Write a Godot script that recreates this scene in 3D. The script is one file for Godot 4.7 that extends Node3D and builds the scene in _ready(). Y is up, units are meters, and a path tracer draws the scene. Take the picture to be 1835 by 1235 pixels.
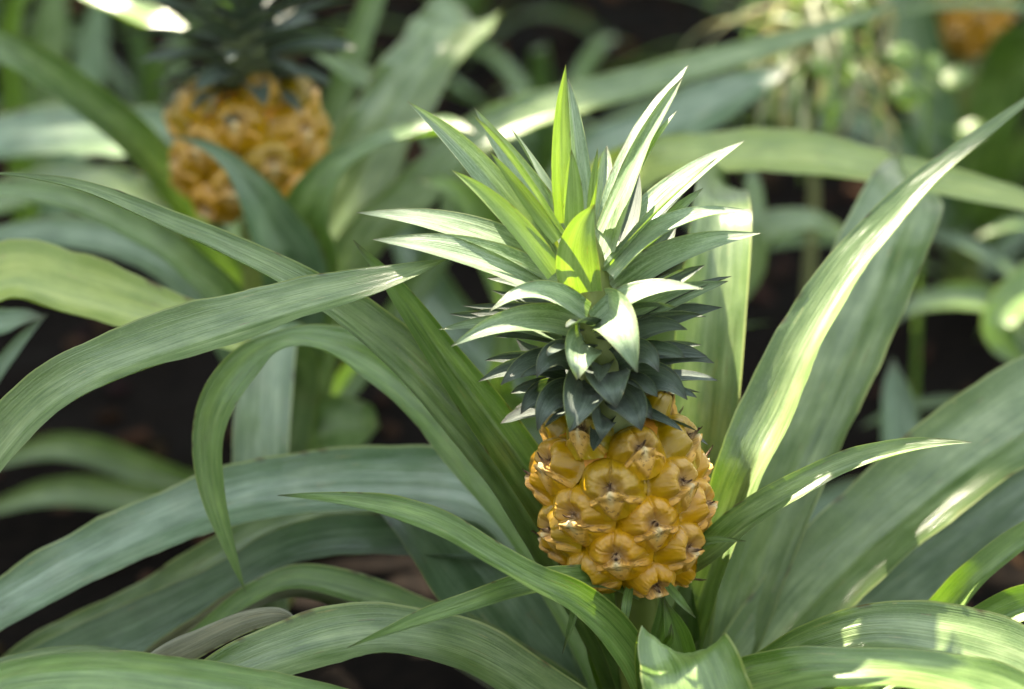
extends Node3D

# ---------------------------------------------------------------- camera frame
const FOCAL := 61.7            # millimetres on a 36 x 24 sensor: 22 degrees high
const PITCH := 20.0            # degrees the camera looks down
const CAM := Vector3(0, 0.77, 0)
const D0 := 1.06               # metres from the camera to the fruit's axis
var fpx := 617.5 / (12.0 / FOCAL)
var cb: Basis                  # camera basis
var sun_to := Vector3(-0.42, 0.80, -0.43).normalized()
var rng := RandomNumberGenerator.new()
var noise := FastNoiseLite.new()
var M := {}
var used := {}

# ---------------------------------------------------------------- small helpers
func numbered(called: String) -> String:
	if not used.has(called):
		used[called] = 0
		return called
	used[called] += 1
	return "%s_%03d" % [called, used[called]]

func thing(called: String, where: Vector3, label: String, category: String, group := "") -> Node3D:
	var o := Node3D.new()
	o.name = numbered(called)
	add_child(o)
	o.position = where
	o.set_meta("label", label)
	o.set_meta("category", category)
	if group != "":
		o.set_meta("group", group)
	return o

func part(called: String, mesh: Mesh, mat: Material, parent: Node3D) -> MeshInstance3D:
	var o := MeshInstance3D.new()
	o.name = called
	o.mesh = mesh
	o.material_override = mat
	parent.add_child(o, true)
	return o

func at(px: float, py: float, dd: float) -> Vector3:
	var d := D0 + dd
	return CAM + cb * Vector3((px - 917.5) / fpx * d, -(py - 617.5) / fpx * d, -d)

func cr(a: float, b: float, c: float, d: float, t: float) -> float:
	return 0.5 * (2.0 * b + (c - a) * t + (2.0 * a - 5.0 * b + 4.0 * c - d) * t * t + (3.0 * b - a - 3.0 * c + d) * t * t * t)

func grid(nu: int, nv: int, pos: PackedVector3Array, uv: PackedVector2Array, col: PackedColorArray) -> ArrayMesh:
	# nu x nv vertices, rows along v
	var nor := PackedVector3Array()
	nor.resize(pos.size())
	var idx := PackedInt32Array()
	for j in nv - 1:
		for i in nu - 1:
			var a := j * nu + i
			for f in [[a, a + 1, a + nu], [a + 1, a + nu + 1, a + nu]]:
				var n := (pos[f[2]] - pos[f[0]]).cross(pos[f[1]] - pos[f[0]])
				for k in 3:
					nor[f[k]] += n
					idx.append(f[k])
	for i in nor.size():
		nor[i] = nor[i].normalized() if nor[i].length_squared() > 0.0 else Vector3.UP
	var arr := []
	arr.resize(Mesh.ARRAY_MAX)
	arr[Mesh.ARRAY_VERTEX] = pos
	arr[Mesh.ARRAY_NORMAL] = nor
	arr[Mesh.ARRAY_TEX_UV] = uv
	arr[Mesh.ARRAY_COLOR] = col
	arr[Mesh.ARRAY_INDEX] = idx
	var m := ArrayMesh.new()
	m.add_surface_from_arrays(Mesh.PRIMITIVE_TRIANGLES, arr)
	return m

func lin(r: float, g: float, b: float) -> Color:
	return Color(r / 255.0, g / 255.0, b / 255.0).srgb_to_linear()

# ---------------------------------------------------------------- a leaf blade
# c: centre points, s: unit side vectors, n: unit face normals, hw: half widths (metres). curl > 0: the face along n is hollow.
func blade(c: Array, s: Array, n: Array, hw: Array, curl: float, tint: Color, origin: Vector3, tip_brown := 0.02, wave := 0.0, seed_ := 0.0) -> ArrayMesh:
	var nu := 17
	var nv := c.size()
	var pos := PackedVector3Array()
	var uv := PackedVector2Array()
	var col := PackedColorArray()
	var total := 0.0
	for j in range(1, nv):
		total += (c[j] as Vector3).distance_to(c[j - 1])
	var run := 0.0
	var u0 := fmod(seed_ * 0.37, 1.0)
	for j in nv:
		if j > 0:
			run += (c[j] as Vector3).distance_to(c[j - 1])
		var left := total - run
		for i in nu:
			var t := -1.0 + 2.0 * i / (nu - 1)
			var h: float = hw[j]
			var ed := absf(t)
			var off := -curl * h * (1.0 - pow(ed, 1.25))
			off += h * (0.022 * sin(t * 9.5 + seed_ * 3.0) + 0.012 * sin(t * 21.0 + seed_ * 7.0)) * (1.0 - ed)
			off += 0.07 * h * smoothstep(0.78, 1.0, ed) * (1.0 if curl > 0.0 else -1.0)
			if wave > 0.0:
				off += wave * h * ed * ed * noise.get_noise_2d(run * 260.0 + seed_ * 77.0, t * 14.0 + seed_ * 31.0) * 1.4
			pos.append(c[j] + s[j] * (t * h) + n[j] * off - origin)
			uv.append(Vector2(0.5 + 0.5 * t, run * 2.2 + u0))
			var k := noise.get_noise_2d(run * 400.0 + seed_ * 131.0, t * 9.0 + seed_ * 57.0)
			var cc := tint * (1.0 + 0.22 * k)
			if left < tip_brown:
				cc = cc.lerp(Color(0.34, 0.19, 0.08), 0.8 * (1.0 - left / tip_brown))
			# dry flecks along the margin
			if ed > 0.99 and noise.get_noise_2d(run * 3500.0 + seed_ * 19.0, t * 400.0) > 0.38:
				cc = Color(0.36, 0.21, 0.09)
			cc.a = 1.0
			col.append(cc)
	return grid(nu, nv, pos, uv, col)

# A leaf from picture measurements: pts = [x, y, width px, depth offset, roll deg], root to tip
func leaf(parent: Node3D, pts: Array, mat: Material, curl := 0.25, tint := Color.WHITE, tip_brown := 0.02, called := "leaf", wave := 0.12, per := 9) -> MeshInstance3D:
	tint = Color.WHITE.lerp(tint, 0.6)  # eases tints; the darker background ones carry painted shade
	curl *= 1.5
	var c := []
	var rolls := []
	var hw := []
	var sd := rng.randf() * 50.0
	for k in pts.size() - 1:
		var steps := per + (1 if k == pts.size() - 2 else 0)
		for i in steps:
			var t := float(i) / per
			var v := []
			for q in 5:
				v.append(cr(pts[maxi(k - 1, 0)][q], pts[k][q], pts[k + 1][q], pts[mini(k + 2, pts.size() - 1)][q], t))
			var d: float = D0 + v[3]
			c.append(Vector3((v[0] - 917.5) / fpx * d, -(v[1] - 617.5) / fpx * d, -d))
			rolls.append(deg_to_rad(v[4]))
			hw.append(maxf(v[2], 0.6) * 0.5 / fpx * d / maxf(0.3, cos(deg_to_rad(v[4]))))
	var s := []
	var n := []
	var first: Vector3 = c[1] - c[0]
	var prev := Vector3(-first.y, first.x, 0.0).normalized()
	for j in c.size():
		var tv: Vector3 = (c[mini(j + 1, c.size() - 1)] - c[maxi(j - 1, 0)]).normalized()
		var p := Vector3(-tv.y, tv.x, 0.0)
		if p.dot(prev) < 0.0:
			p = -p
		p = (p + prev * 0.35).normalized()
		prev = p
		var sv := p * cos(rolls[j]) + Vector3(0, 0, 1) * sin(rolls[j])
		sv = (sv - tv * sv.dot(tv)).normalized()
		s.append(cb * sv)
		n.append(cb * tv.cross(sv))
	for j in c.size():
		c[j] = CAM + cb * (c[j] as Vector3)
	return part(called, blade(c, s, n, hw, curl, tint, parent.position, tip_brown, wave, sd), mat, parent)

# A leaf grown in the world from a rosette's heart
func grown(parent: Node3D, from: Vector3, azimuth: float, rise: float, length: float, width: float, droop: float, mat: Material, tint: Color, curl := 0.3, per := 26) -> MeshInstance3D:
	var c := []
	var s := []
	var n := []
	var hw := []
	var p := from
	var el := rise
	var az := azimuth
	var twist := rng.randf_range(-0.25, 0.25)
	var bend := rng.randf_range(-0.3, 0.3)
	for j in per + 1:
		var t := float(j) / per
		var dir := Vector3(cos(el) * sin(az), sin(el), cos(el) * cos(az))
		var side := Vector3(cos(az), 0, -sin(az))
		var nn := side.cross(dir).normalized()
		if nn.y < 0.0 and cos(el) > 0.0:
			nn = -nn
		side = side.rotated(dir, twist * t * 3.0)
		nn = nn.rotated(dir, twist * t * 3.0)
		c.append(p)
		s.append(side)
		n.append(nn)
		hw.append(width * 0.5 * clampf(pow(1.0 - t, 0.62) * (0.82 + 0.5 * t), 0.02, 1.0))
		p += dir * (length / per)
		el -= droop / per * (0.4 + 1.6 * t)
		az += bend / per
		if p.y < 0.02:
			p.y = 0.02
			el = maxf(el, 0.0)
	return part("leaf", blade(c, s, n, hw, curl, tint, parent.position, length * 0.04, 0.1, rng.randf() * 50.0), mat, parent)

func rosette(parent: Node3D, count: int, length: float, width: float, mats: Array, tint: Color, heart := 0.05) -> void:
	for i in count:
		var f := float(i) / count
		var g := tint * rng.randf_range(0.75, 1.2)
		grown(parent, parent.position + Vector3(0, 0.02 + heart * f, 0), i * 2.39996 + rng.randf_range(-0.2, 0.2), lerpf(0.45, 1.35, f) + rng.randf_range(-0.1, 0.1),
			length * rng.randf_range(0.75, 1.1) * (1.0 - 0.25 * f), width * rng.randf_range(0.8, 1.1), rng.randf_range(0.9, 1.7), mats[i % mats.size()], g)

func tube(points: Array, radii: Array, sides: int, origin: Vector3, cols: Array) -> ArrayMesh:
	var pos := PackedVector3Array()
	var uv := PackedVector2Array()
	var col := PackedColorArray()
	var side := Vector3(1, 0, 0.13).normalized()
	for j in points.size():
		var d: Vector3 = (points[mini(j + 1, points.size() - 1)] - points[maxi(j - 1, 0)]).normalized()
		side = (side - d * side.dot(d)).normalized()
		var b := d.cross(side)
		for i in sides + 1:
			var a := TAU * i / sides
			pos.append(points[j] + (side * cos(a) + b * sin(a)) * radii[j] - origin)
			uv.append(Vector2(float(i) / sides, float(j) * 0.2))
			col.append(cols[j % cols.size()])
	return grid(sides + 1, points.size(), pos, uv, col)

# ---------------------------------------------------------------- textures and materials
func leaf_texture(base: Color, pale: Color, streak: float, fleck: float, edge: Color, sd: int) -> ImageTexture:
	var w := 128
	var h := 512
	var im := Image.create(w, h, false, Image.FORMAT_RGB8)
	var fine := FastNoiseLite.new()
	fine.seed = sd
	fine.frequency = 1.0
	var r := RandomNumberGenerator.new()
	r.seed = sd
	var lines := []
	for x in w:
		lines.append(r.randf())
	for y in h:
		for x in w:
			var u := float(x) / w
			var a := float(y) / h * TAU
			var cx := cos(a)
			var cy := sin(a)
			var band := fine.get_noise_3d(u * 7.0, cx * 0.5, cy * 0.5)
			var thin := fine.get_noise_3d(u * 34.0 + 50.0, cx * 1.6, cy * 1.6)
			var speck := fine.get_noise_3d(u * 60.0, cx * 26.0, cy * 26.0)
			var patch := fine.get_noise_3d(u * 3.0 + 9.0, cx * 2.2, cy * 2.2)
			var k := clampf(0.42 + 0.36 * band + 0.36 * patch + streak * thin * 0.8 + (lines[x] - 0.5) * 0.16 * streak, 0.0, 1.0)
			var e := minf(u, 1.0 - u)
			k = clampf(k * (0.45 + 0.75 * smoothstep(0.03, 0.3, e + 0.08 * band)), 0.0, 1.0)
			var c := base.lerp(pale, k)
			c = c.lerp(pale, clampf(fleck * (speck - 0.12) * 2.0, 0.0, 0.6))
			if e < 0.02:
				c = c.lerp(edge, 0.8)
			im.set_pixel(x, y, c)
	for k in 26:
		var x0 := r.randi_range(3, w - 4)
		var y0 := r.randi_range(0, h - 1)
		var ln := r.randi_range(2, 14)
		var cc := Color(0.62, 0.55, 0.36) if k % 3 else Color(0.42, 0.36, 0.22)
		for q in ln:
			var yy := (y0 + q) % h
			im.set_pixel(x0, yy, im.get_pixel(x0, yy).lerp(cc, r.randf_range(0.3, 0.8)))
			if r.randf() < 0.4:
				im.set_pixel(x0 + 1, yy, im.get_pixel(x0 + 1, yy).lerp(cc, 0.4))
	return ImageTexture.create_from_image(im)

func ridge_texture() -> ImageTexture:
	var w := 256
	var h := 256
	var im := Image.create(w, h, false, Image.FORMAT_L8)
	var r := RandomNumberGenerator.new()
	r.seed = 5
	var f := FastNoiseLite.new()
	f.frequency = 1.0
	for y in h:
		for x in w:
			var a := float(y) / h * TAU
			var k := 0.5 + 0.35 * f.get_noise_3d(x / 256.0 * 60.0, cos(a) * 0.8, sin(a) * 0.8) + 0.25 * f.get_noise_3d(x / 256.0 * 14.0, cos(a) * 0.4, sin(a) * 0.4)
			im.set_pixel(x, y, Color(k, k, k))
	return ImageTexture.create_from_image(im)

func leaf_material(called: String, base: Color, pale: Color, streak: float, fleck: float, rough: float, back: Color, sheen: float, sd: int) -> void:
	var m := StandardMaterial3D.new()
	m.resource_name = called
	m.albedo_texture = leaf_texture(base, pale, streak, fleck, Color(0.55, 0.58, 0.36), sd)
	m.vertex_color_use_as_albedo = true
	m.roughness = rough
	m.metallic_specular = 0.64
	m.cull_mode = BaseMaterial3D.CULL_DISABLED
	m.backlight_enabled = true
	m.backlight = back.linear_to_srgb()
	m.rim_enabled = sheen > 0.0
	m.rim = sheen
	m.rim_tint = 0.2
	m.heightmap_enabled = true
	m.heightmap_texture = M.ridges
	m.heightmap_scale = 0.05
	M[called] = m

func plain(called: String, rough: float, spec := 0.5) -> StandardMaterial3D:
	var m := StandardMaterial3D.new()
	m.resource_name = called
	m.vertex_color_use_as_albedo = true
	m.roughness = rough
	m.metallic_specular = spec
	m.cull_mode = BaseMaterial3D.CULL_DISABLED
	M[called] = m
	return m

# ---------------------------------------------------------------- the fruit
func sst(a: float, b: float, x: float) -> float:
	return smoothstep(a, b, x)

# one fruitlet in its own axes: x across, y up the fruit, z outwards
func fruitlet_mesh(nn: int, a: float, b: float, bulge: float, bend_u: float, bend_v: float, ripe: float, sd: float, small: bool) -> ArrayMesh:
	var pos := PackedVector3Array()
	var uv := PackedVector2Array()
	var col := PackedColorArray()
	var skew := 0.25 * noise.get_noise_2d(sd * 71.0, 3.0)
	var deep := 1.0 + 0.9 * noise.get_noise_2d(sd * 53.0, 90.0)
	var amber := lin(186, 136, 6).lerp(lin(134, 120, 10), ripe)
	var amber2 := lin(144, 95, 2).lerp(lin(98, 86, 5), ripe)
	var tan_ := lin(196, 154, 82)
	var yellow := lin(182, 124, 20).lerp(lin(164, 134, 32), ripe * 0.7)
	var grey := lin(172, 142, 104)
	var brown := lin(84, 56, 34)
	for j in nn:
		for i in nn:
			var u := -1.12 + 2.24 * i / (nn - 1)
			var v := -1.12 + 2.24 * j / (nn - 1)
			# lay the square grid out as a disc with rounded diamond corners
			var q := maxf(absf(u), absf(v))
			var l := sqrt(u * u + v * v)
			if l > 0.0001:
				var round_ := q / l
				u *= lerpf(1.0, round_, 0.8)
				v *= lerpf(1.0, round_, 0.8)
			var wob := noise.get_noise_2d(u * 28.0 + sd * 91.0, v * 28.0 + sd * 43.0)
			var us := u + skew * v * 0.5 + 0.05 * wob
			var vs := v + 0.06 * noise.get_noise_2d(u * 26.0 + sd * 13.0, v * 26.0 + 400.0)
			var rho := pow(pow(absf(us), 2.3) + pow(absf(vs), 2.3), 1.0 / 2.3)
			var ang := atan2(vs - 0.02, us)
			var h := bulge * 0.5 * (1.0 - pow(minf(rho, 1.2), 2.7))
			var up := sst(-0.40, 0.0, vs + 0.16 - 0.25 * absf(us))
			var tq := (rho - 0.64) / (0.37 + 0.03 * wob)
			var ring := sqrt(maxf(0.0, 1.0 - tq * tq))
			if rho < 0.64:
				ring = pow(sst(0.14, 0.58, rho), 0.7)
			var cheek := 0.82 + 0.30 * exp(-pow((absf(us) - 0.52) / 0.3, 2.0))
			h += 0.0068 * (0.75 + 0.25 * deep) * ring * up * cheek
			var crease := exp(-pow((us - 0.08 * wob - 0.5 * skew) / 0.055, 2.0)) * sst(0.15, 0.4, vs)
			h -= 0.0020 * crease * (1.0 - 0.6 * sst(0.8, 1.0, vs))
			var crease2 := exp(-pow((ang - (2.6 + skew)) / 0.08, 2.0)) + exp(-pow((ang - (0.45 + skew)) / 0.08, 2.0))
			h -= 0.0004 * crease2 * ring * deep
			var fold := sin(ang * 26.0 + 7.0 * wob) * ring * up * (1.0 - absf(tq))
			h += 0.00008 * fold + 0.00028 * noise.get_noise_2d(us * 60.0 + sd * 3.0, vs * 60.0 + 30.0)
			# bract: a pale pointed flap that hangs from the eye and flares to both sides
			var edge_ := -0.04 - 0.42 * pow(absf(us), 0.9) + 0.05 * wob
			var below := sst(-0.02, 0.05, edge_ - vs)
			var dn := clampf(-vs - 0.02, 0.0, 1.1)
			var tongue := sst(-0.06, 0.06, 0.54 * (1.0 - pow(dn / 1.1, 1.6)) + 0.05 * wob - absf(us)) * below
			var wing := below * sst(0.30, 0.18, edge_ - vs + 0.06 * wob) * sst(1.0, 0.85, absf(us))
			var bract := maxf(tongue, wing)
			h += tongue * (0.0022 + 0.0020 * exp(-pow(us / 0.40, 2.0)) * sst(-1.1, -0.2, vs)) + wing * (0.0016 + 0.0010 * sst(0.2, 0.7, absf(us)))
			h += 0.0034 * exp(-pow((absf(us) - 0.54) / 0.20, 2.0) - pow((vs + 0.58) / 0.2, 2.0))
			h += 0.0022 * exp(-pow(us / 0.10, 2.0) - pow((vs + 0.12) / 0.10, 2.0))
			h += 0.00022 * bract * noise.get_noise_2d(us * 200.0 + sd, vs * 30.0)
			h += 0.00018 * noise.get_noise_2d(us * 120.0 + sd * 7.0, vs * 120.0)
			var x := us * a
			var y := vs * b
			pos.append(Vector3(x, y, h - x * x * bend_u - y * y * bend_v))
			# colour of the matter
			var mott := 0.5 + 0.5 * noise.get_noise_2d(us * 45.0 + sd * 17.0, vs * 45.0 + 70.0)
			var fine := 0.5 + 0.5 * noise.get_noise_2d(us * 190.0 + sd * 5.0, vs * 190.0)
			var c := amber2.lerp(amber, clampf(0.25 + 0.75 * mott, 0.0, 1.0))
			c = c.lerp(lin(232, 190, 96), clampf(0.16 * absf(fold) * sst(0.45, 0.9, fine), 0.0, 0.5))
			var rays := 0.5 + 0.5 * noise.get_noise_2d(ang * 60.0, rho * 10.0 + sd * 9.0)
			var dry := exp(-pow(rho / (0.46 + 0.2 * wob), 2.0)) * sst(0.25, 0.75, rays * 0.7 + 0.5 * mott)
			c = c.lerp(grey, 0.72 * dry)
			c = c.lerp(brown, clampf(exp(-pow(rho / 0.2, 2.0)) * (0.2 + 1.3 * fine * rays), 0.0, 0.9))
			var streaks := 0.5 + 0.5 * noise.get_noise_2d(us / (0.35 - 0.5 * minf(vs, 0.0)) * 60.0 + sd * 3.0, vs * 12.0)
			var bc := yellow.lerp(tan_, clampf(0.9 * streaks + 0.45 * exp(-pow(us / 0.3, 2.0)) * sst(-0.9, -0.3, vs), 0.0, 1.0))
			bc = bc.lerp(lin(214, 206, 170), clampf(exp(-pow(us / 0.11, 2.0)) * (0.3 + 0.6 * streaks) * sst(-0.8, -0.2, vs), 0.0, 0.8))
			bc = bc.lerp(grey, 0.55 * sst(0.5, 0.8, mott) * sst(-0.75, -0.1, vs))
			var crack := noise.get_noise_2d(us * 46.0 + vs * 22.0 + sd * 29.0, vs * 150.0 - us * 40.0)
			if crack > 0.36 and not small:
				bc = bc.lerp(brown, 0.75)
			c = c.lerp(yellow.lerp(amber, mott), below * 0.8)
			c = c.lerp(bc, bract)
			var rimline := exp(-pow((edge_ - vs - 0.01) / 0.03, 2.0)) * sst(0.45, 0.75, fine + 0.25 * mott)
			c = c.lerp(brown, 0.6 * rimline * sst(0.95, 0.6, absf(us)))
			c.a = 1.0
			col.append(c)
			uv.append(Vector2(clampf(0.04 + 0.9 * maxf(bract, dry), 0.02, 0.98), 0.5))
	return grid(nn, nn, pos, uv, col)

func spike_mesh(length: float, sd: float) -> ArrayMesh:
	var r := RandomNumberGenerator.new()
	r.seed = int(sd * 1000.0)
	var pts := []
	var rad := []
	var cols := []
	var bend := Vector3(r.randf_range(-0.5, 0.5), r.randf_range(-0.1, 0.9), 0)
	for k in 8:
		var t := k / 7.0
		pts.append(Vector3(0, 0.25 * t * length, t * length) + bend * length * 0.5 * t * t + Vector3(r.randf_range(-1, 1), r.randf_range(-1, 1), 0) * 0.05 * length * t)
		rad.append(lerpf(0.0021, 0.0003, pow(t, 0.55)) * (1.0 + 0.35 * r.randf_range(-1, 1)))
		cols.append(lin(170, 142, 104).lerp(lin(66, 46, 30), clampf(t * 1.6, 0, 1)))
	return tube(pts, rad, 6, Vector3.ZERO, cols)

func wisp_mesh(sd: float) -> ArrayMesh:
	# a tuft of dried flower threads in the eye
	var r := RandomNumberGenerator.new()
	r.seed = int(sd * 777.0) + 3
	var pos := PackedVector3Array()
	var idx := 0
	var st := SurfaceTool.new()
	st.begin(Mesh.PRIMITIVE_TRIANGLES)
	for w in 7:
		var d := Vector3(r.randf_range(-1, 1), r.randf_range(-0.7, 1), r.randf_range(0.25, 0.8)).normalized()
		var s := d.cross(Vector3(r.randf(), r.randf(), 0.3)).normalized() * r.randf_range(0.0003, 0.0007)
		var l := r.randf_range(0.002, 0.0052)
		var cc := lin(70, 46, 28).lerp(lin(140, 110, 78), r.randf())
		var e := d.cross(s) * 1.0
		for q in [[-s, s, d * l + e * 2.0], [e, -e, d * l + s * 2.0]]:
			for v in q:
				st.set_color(cc)
				st.set_uv(Vector2(0.9, 0.5))
				st.add_vertex(v)
	st.generate_normals()
	return st.commit()

func profile(y: float, half: float, rad: float) -> float:
	var t := clampf(absf(y) / (half * 1.12), 0.0, 0.995)
	return rad * pow(1.0 - pow(t, 3.0), 0.5)

func make_fruit(parent: Node3D, centre: Vector3, axis: Vector3, half: float, rad: float, first: float, step_deg: float, dy: float, nn: int, size: float, sd: float, ripe0: float, small := false) -> MeshInstance3D:
	var toward := (CAM - centre)
	var z := (toward - axis * toward.dot(axis)).normalized()
	var x := axis.cross(z).normalized()
	var frame := Basis(x, axis, z)
	# the core that the fruitlets sit on
	var pts := []
	var rr := []
	for k in 15:
		var yy := lerpf(-half, half, k / 14.0)
		pts.append(Vector3(0, yy, 0))
		rr.append(profile(yy, half, rad) * 0.93 if k > 0 and k < 14 else 0.004)
	var core := part("fruit", tube(pts, rr, 32, Vector3.ZERO, [lin(190, 126, 30)]), M.fruit, parent)
	core.transform = Transform3D(frame, centre - parent.position)
	var i := 0
	var y := half - dy * 0.7
	while y > -half + dy * 0.4:
		var th := deg_to_rad(first + i * step_deg)
		var r := profile(y, half, rad)
		var slope := (profile(y + 0.002, half, rad) - profile(y - 0.002, half, rad)) / 0.004
		slope = clampf(slope, -1.6, 1.6)
		var out_ := Vector3(sin(th), 0, cos(th))
		var n := (out_ - Vector3.UP * (slope - 0.24)).normalized()
		var e := Vector3(cos(th), 0, -sin(th))
		var vv := n.cross(e).normalized()
		var endy := 1.0 - 0.30 * pow(absf(y) / half, 4.0)
		var s := size * endy * rng.randf_range(0.96, 1.06)
		var ripe := clampf(ripe0 + 0.5 * y / half + rng.randf_range(-0.35, 0.35), 0.0, 1.0)
		var seed_ := sd + i * 1.7
		var fm := fruitlet_mesh(nn, s * 1.06, s, 0.0088 * size / 0.0165, 0.5 / r, 4.0, ripe, seed_, small)
		var o := part("fruitlet", fm, M.fruit, core)
		o.transform = Transform3D(Basis(e, vv, n).rotated(n, rng.randf_range(-0.1, 0.1)), out_ * r + Vector3.UP * y)
		var tip := part("bract_tip", spike_mesh(rng.randf_range(0.005, 0.0125) * size / 0.0165, seed_), M.dry, core)
		tip.transform = Transform3D(Basis(e, vv, n), out_ * r + Vector3.UP * y + n * 0.0065 * size / 0.0165 - vv * 0.0012)
		if not small:
			var w := part("dried_flower", wisp_mesh(seed_), M.dry, core)
			w.transform = Transform3D(Basis(e, vv, n), out_ * r + Vector3.UP * y + n * 0.0058 + vv * 0.0012)
		i += 1
		y -= dy
	return core

# crown leaf from picture measurements: base, bend, tip, width, depth at base / bend / tip, roll
func crown_leaf(parent: Node3D, crown: Node3D, d: Array, mat: Material, tint: Color) -> void:
	var bx: float = d[0]; var by: float = d[1]; var mx: float = d[2]; var my: float = d[3]; var tx: float = d[4]; var ty: float = d[5]
	var w: float = d[6]
	var roll: float = d[10]
	var roll_t: float = d[11] if d.size() > 11 else roll
	var pts := []
	for k in 5:
		var t := k / 4.0
		# quadratic through the bend point at t = 0.5
		var cx := 2.0 * mx - 0.5 * (bx + tx)
		var cy := 2.0 * my - 0.5 * (by + ty)
		var cd: float = 2.0 * d[8] - 0.5 * (d[7] + d[9])
		var px := (1 - t) * (1 - t) * bx + 2 * t * (1 - t) * cx + t * t * tx
		var py := (1 - t) * (1 - t) * by + 2 * t * (1 - t) * cy + t * t * ty
		var pd: float = (1 - t) * (1 - t) * d[7] + 2 * t * (1 - t) * cd + t * t * d[9]
		pts.append([px, py, w * [0.92, 1.02, 0.88, 0.55, 0.02][k], pd, lerpf(roll, roll_t, t)])
	var o := leaf(parent, pts, mat, 0.24, tint, 0.006, "crown_leaf", 0.05, 6)
	parent.remove_child(o)
	o.name = "crown_leaf"
	crown.add_child(o, true)

func _ready() -> void:
	rng.seed = 20240
	noise.seed = 11
	noise.frequency = 0.05
	# ------------------------------------------------ camera, sky, sun, exposure
	cb = Basis(Vector3.RIGHT, deg_to_rad(-PITCH))
	var cam := Camera3D.new()
	cam.name = "camera"
	add_child(cam)
	cam.transform = Transform3D(cb, CAM)
	var lens := CameraAttributesPhysical.new()
	lens.frustum_focal_length = FOCAL
	lens.frustum_near = 0.05
	lens.frustum_far = 400.0
	lens.frustum_focus_distance = D0 - 0.03
	lens.exposure_aperture = 2.9
	cam.attributes = lens
	cam.current = true
	var env := Environment.new()
	env.background_mode = Environment.BG_SKY
	var sky := Sky.new()
	var sm := ProceduralSkyMaterial.new()
	sm.sky_top_color = Color(0.58, 0.61, 0.645)
	sm.sky_horizon_color = Color(0.74, 0.74, 0.72)
	sm.sky_curve = 0.2
	sm.ground_bottom_color = Color(0.10, 0.10, 0.08)
	sm.ground_horizon_color = Color(0.3, 0.32, 0.28)
	sm.sun_angle_max = 1.0
	sky.sky_material = sm
	env.sky = sky
	env.tonemap_mode = Environment.TONE_MAPPER_LINEAR
	env.tonemap_exposure = 8.4
	env.sdfgi_enabled = true
	env.ssao_enabled = true
	env.ssil_enabled = true
	var we := WorldEnvironment.new()
	we.name = "world"
	we.environment = env
	add_child(we)
	var sun := DirectionalLight3D.new()
	sun.name = "sun"
	sun.light_energy = 1.6
	sun.light_color = Color(1.0, 0.95, 0.86)
	sun.light_angular_distance = 0.5
	sun.shadow_enabled = true
	add_child(sun)
	sun.look_at_from_position(sun_to * 20.0, Vector3.ZERO)

	# ------------------------------------------------ materials
	M.ridges = ridge_texture()
	leaf_material("leaf_green", Color(0.28, 0.375, 0.17), Color(0.55, 0.61, 0.43), 0.45, 0.4, 0.30, Color(0.50, 0.60, 0.10), 0.1, 1)
	leaf_material("leaf_blue", Color(0.28, 0.375, 0.24), Color(0.55, 0.61, 0.51), 0.42, 0.35, 0.31, Color(0.42, 0.50, 0.14), 0.15, 2)
	leaf_material("leaf_bright", Color(0.30, 0.41, 0.16), Color(0.53, 0.62, 0.37), 0.42, 0.4, 0.30, Color(0.60, 0.70, 0.07), 0.1, 3)
	leaf_material("leaf_olive", Color(0.32, 0.33, 0.22), Color(0.50, 0.49, 0.38), 0.8, 0.8, 0.55, Color(0.45, 0.38, 0.18), 0.2, 4)
	leaf_material("leaf_yellow", Color(0.44, 0.52, 0.20), Color(0.64, 0.68, 0.36), 0.45, 0.4, 0.38, Color(0.55, 0.58, 0.10), 0.2, 5)
	leaf_material("crown_dark", Color(0.165, 0.225, 0.175), Color(0.40, 0.455, 0.40), 0.4, 1.5, 0.58, Color(0.35, 0.45, 0.10), 0.2, 6)
	leaf_material("crown_green", Color(0.35, 0.45, 0.28), Color(0.66, 0.72, 0.62), 0.4, 1.4, 0.36, Color(0.50, 0.60, 0.05), 0.3, 7)
	leaf_material("crown_young", Color(0.44, 0.55, 0.24), Color(0.60, 0.69, 0.42), 0.4, 0.9, 0.36, Color(0.62, 0.68, 0.04), 0.15, 8)
	leaf_material("dead_leaf", Color(0.55, 0.56, 0.44), Color(0.78, 0.79, 0.68), 1.0, 0.6, 0.7, Color(0.5, 0.45, 0.3), 0.1, 9)
	var fm := plain("fruit", 1.0)
	var ramp := Image.create(64, 1, false, Image.FORMAT_L8)
	for k in 64:
		var g := lerpf(0.26, 0.75, k / 63.0)
		ramp.set_pixel(k, 0, Color(g, g, g))
	fm.roughness_texture = ImageTexture.create_from_image(ramp)
	fm.texture_repeat = false
	plain("dry", 0.85)
	plain("stalk", 0.5)
	plain("bark", 0.9)
	plain("mulch", 0.9, 0.15)
	var soil := StandardMaterial3D.new()
	soil.resource_name = "soil"
	soil.roughness = 0.95
	soil.metallic_specular = 0.12
	var sn := FastNoiseLite.new()
	sn.frequency = 0.03
	sn.fractal_octaves = 5
	var snt := NoiseTexture2D.new()
	snt.width = 512
	snt.height = 512
	snt.seamless = true
	snt.noise = sn
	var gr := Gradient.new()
	gr.set_color(0, Color(0.035, 0.03, 0.027))  # darker than real soil: deep shade between the plants is painted in
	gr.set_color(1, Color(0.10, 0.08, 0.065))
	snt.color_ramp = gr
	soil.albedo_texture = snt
	soil.uv1_triplanar = true
	soil.uv1_world_triplanar = true
	soil.uv1_scale = Vector3(2.5, 2.5, 2.5)
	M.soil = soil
	build_ground()
	build_tree()
	build_added_hedges()
	build_main()
	build_fruiting_neighbour()
	build_background()

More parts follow.
